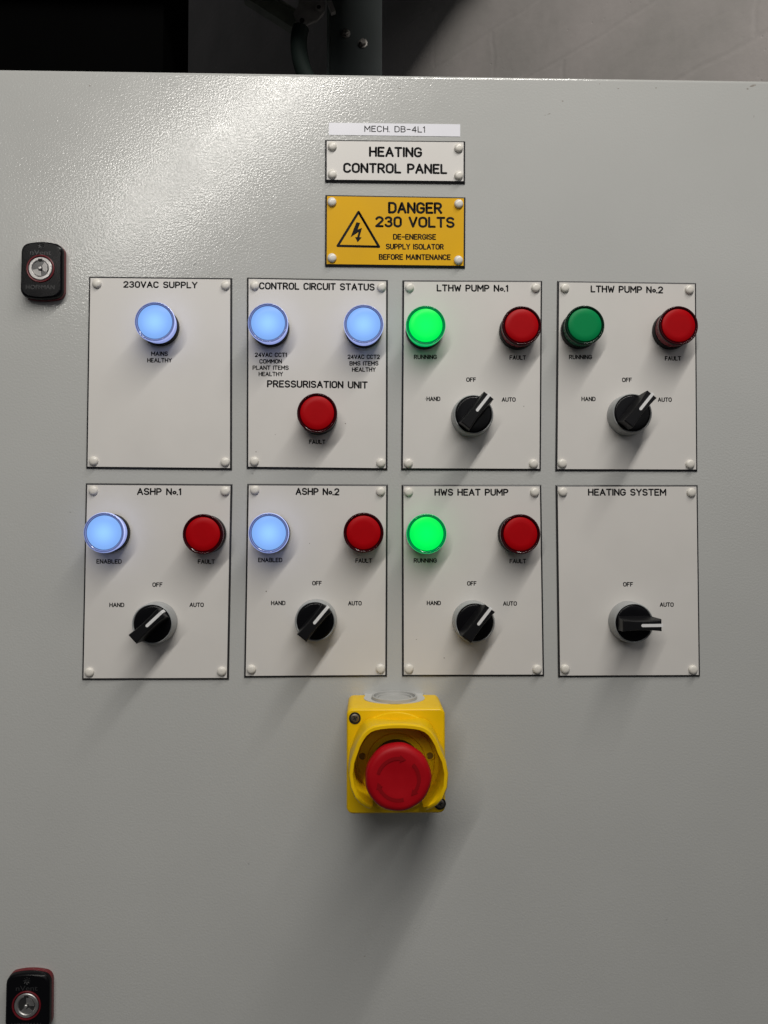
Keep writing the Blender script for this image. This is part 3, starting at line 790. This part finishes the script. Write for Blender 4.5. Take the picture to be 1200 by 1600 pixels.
    for k in range(3):
        a1 = 85 - 120 * k; a0 = a1 + 80
        rr = 0.0133
        za = zt + 0.00002
        out = arc(0, 0, rr + 0.0011, rr + 0.0011, a0, a1, 14); inn = arc(0, 0, rr - 0.0011, rr - 0.0011, a0, a1, 14)
        vo = [bm.verts.new((*p, za)) for p in out]; vi = [bm.verts.new((*p, za)) for p in inn]
        for i in range(len(vo) - 1): bm.faces.new((vo[i], vo[i + 1], vi[i + 1], vi[i]))
        t = R(a1); tip = R(a1 - 17)
        tri = [((rr + 0.0023) * math.cos(t), (rr + 0.0023) * math.sin(t)), (rr * math.cos(tip), rr * math.sin(tip)), ((rr - 0.0023) * math.cos(t), (rr - 0.0023) * math.sin(t))]
        bm.faces.new([bm.verts.new((*p, za + 0.00003)) for p in tri])
    link('turn_arrows', finish(bm, M_REDD, recalc=False), mh)
    # cover screws, front face of the cover
    for px, py in ((554.5, 1122), (687.6, 1255.6)):
        v = at(px, py, HB) - c
        bm = bmesh.new()
        lathe(bm, [(0.0041, HB + 0.00005), (0.0041, HB + 0.0004), (0.0036, HB + 0.0004), (0.0034, HB + 0.0002), (0.0031, HB + 0.0002), (0.0030, HB + 0.0008), (0.0022, HB + 0.0011)], 32, mi=[0, 0, 0, 0, 1, 1, 1])
        hw_, hl = 0.00035, 0.0017
        for ang in (0, 1):
            p = [(-hl, -hw_), (hl, -hw_), (hl, hw_), (-hl, hw_)] if ang == 0 else [(-hw_, -hl), (hw_, -hl), (hw_, hl), (-hw_, hl)]
            f = bm.faces.new([bm.verts.new((*q, HB + 0.00115 + 0.00003 * ang)) for q in p]); f.material_index = 0
        link('cover_screw', finish(bm, [M_HOLE, M_DSTEEL]), cov, (v.x, v.y, 0), R(25))
estop()

# ------------------------------------------------------------------ door locks
def lock_outline(wd, h, sag):
    P = []
    r = 0.0046
    base = []
    cor = rrect(wd, h - 2 * sag, r, 5)
    for i, p in enumerate(cor):
        base.append(p); q = cor[(i + 1) % len(cor)]
        if abs(p[1] - q[1]) < 1e-6 and abs(p[0] - q[0]) > wd * 0.4:      # long top and bottom edges get points to bow
            base += [(p[0] + (q[0] - p[0]) * k / 10, p[1]) for k in range(1, 10)]
    for x, y in base:
        k = sag * (1 - (x / (wd / 2)) ** 2)
        P.append((x * (1 + 0.012 * (-y / (h / 2))), y + (k if y > 0 else -k)))
    return P
SAG = 0.0027
def lock(label, x0, x1, y0, y1, hx, hy, turn):
    D = 0.0078
    a, b = at(x0, y1, D), at(x1, y0, D)
    c = (a + b) / 2; wd, h = b.x - a.x, b.y - a.y
    rt = empty('door_lock', c.x, c.y, 0)
    tag(rt, label, 'lock', 'black quarter-turn locks on the door', 'thing')
    bm = bmesh.new()
    loft(bm, [(lock_outline(wd * 1.0, h * 1.0, SAG), 0.0001), (lock_outline(wd * 1.0, h * 1.0, SAG), 0.0036)])
    link('red_base', finish(bm, M_MAROON, angle=40), rt)
    bm = bmesh.new()
    loft(bm, [(lock_outline(wd * 0.995, h * 0.995, SAG), 0.0035), (lock_outline(wd * .99, h * .99, SAG), D - 0.0016), (lock_outline(wd * .965, h * .975, SAG), D - 0.0005), (lock_outline(wd * .90, h * .93, SAG), D)])
    cv = link('cover', finish(bm, M_BLACKG, angle=50), rt)
    hc = at(hx, hy, D) - c
    bm = bmesh.new(); lathe(bm, [(0.0104, D - 0.0002), (0.0104, D + 0.0006), (0.0100, D + 0.0008), (0.0094, D + 0.0007), (0.0092, D + 0.0001)], 56, cap1=False)
    link('red_ring', finish(bm, M_MAROON), rt, (hc.x, hc.y, 0))
    bm = bmesh.new()
    lathe(bm, [(0.0087, D - 0.0002), (0.0087, D + 0.0004), (0.0083, D + 0.0008), (0.0066, D + 0.0008), (0.0062, D + 0.0004), (0.0060, D + 0.00005)], 56, cap1=False)
    link('insert_rim', finish(bm, M_CHROME), rt, (hc.x, hc.y, 0))
    # key well: dark floor, two cast ramps and the pin
    bm = bmesh.new(); lathe(bm, [(0.0061, D + 0.00008), (0.003, D + 0.00012)], 40)
    well = link('key_well', finish(bm, mat('well_metal', (0.10, 0.10, 0.10), 0.35, metal=0.8)), rt, (hc.x, hc.y, 0), R(turn))
    bm = bmesh.new()
    for a0 in (-35, 190):
        p = [(0.0022 * math.cos(R(a0 + t)), 0.0022 * math.sin(R(a0 + t))) for t in (0, 45, 90)]
        o_ = [(0.0058 * math.cos(R(a0 + t)), 0.0058 * math.sin(R(a0 + t))) for t in (90, 60, 30, 0)]
        hgt = 0.0003 if a0 < 0 else 0.0009
        q = p + o_
        q = list(reversed(q))
        vs0 = [bm.verts.new((x, y, D + 0.0001)) for x, y in q]
        vs1 = [bm.verts.new((x, y, D + 0.0003 + 0.0008 * (x + 0.006) / 0.012)) for x, y in q]
        for i in range(len(q)):
            bm.faces.new((vs0[i], vs0[(i + 1) % len(q)], vs1[(i + 1) % len(q)], vs1[i]))
        bm.faces.new(vs1)
    link('cast_ramp', finish(bm, M_CHROME), well)
    bm = bmesh.new(); lathe(bm, [(0.0013, D + 0.0001), (0.0013, D + 0.0016), (0.0008, D + 0.002)], 24)
    link('pin', finish(bm, M_CHROME), well)
    bm = bmesh.new()
    z = D + 0.00022
    p = [(-0.0016, 0.0056), (0.0016, 0.0056), (0.0016, 0.0074), (-0.0016, 0.0074)]
    bm.faces.new([bm.verts.new((x + hc.x, y + hc.y, D + 0.00085)) for x, y in p])
    link('key_notch', finish(bm, M_HOLE), rt)
    # moulded lettering, black on black, and the little sunburst over it
    M_EMB = M_EMBOSS
    me = fit_font('nVent', M_EMB, (hc.x - 0.0078, hc.y + 0.0123), (hc.x + 0.0078, hc.y + 0.0123), 0.0036, D, 0.0)
    for v in me.vertices: v.co.z = D + 0.0002
    link('lettering', me, cv)
    me = fit_font('HOFFMAN', M_EMB, (hc.x - 0.0106, hc.y - 0.0140), (hc.x + 0.0106, hc.y - 0.0140), 0.0032, D, 0.0)
    for v in me.vertices: v.co.z = D + 0.0002
    link('lettering', me, cv)
    bm = bmesh.new()
    for k in range(8):
        t = math.pi * k / 4
        ribbon(bm, [(hc.x + 0.0009 * math.cos(t), hc.y + 0.0174 + 0.0009 * math.sin(t)), (hc.x + 0.0024 * math.cos(t), hc.y + 0.0174 + 0.0024 * math.sin(t))], 0.0003, D + 0.0001, D + 0.0003)
    link('emblem', finish(bm, M_EMB, angle=180, recalc=False), cv)
M_EMBOSS = mat('raised_black', (0.03, 0.03, 0.032), 0.3)
lock('black lock with a bright metal key ring left of the 230VAC SUPPLY plate', 30.8, 97.6, 376.8, 466.5, 63.4, 419.8, 0)
lock('black lock at the bottom left corner, cut off by the picture edge', 6.8, 77.8, 1520.5, 1615, 41.6, 1570.8, 35)
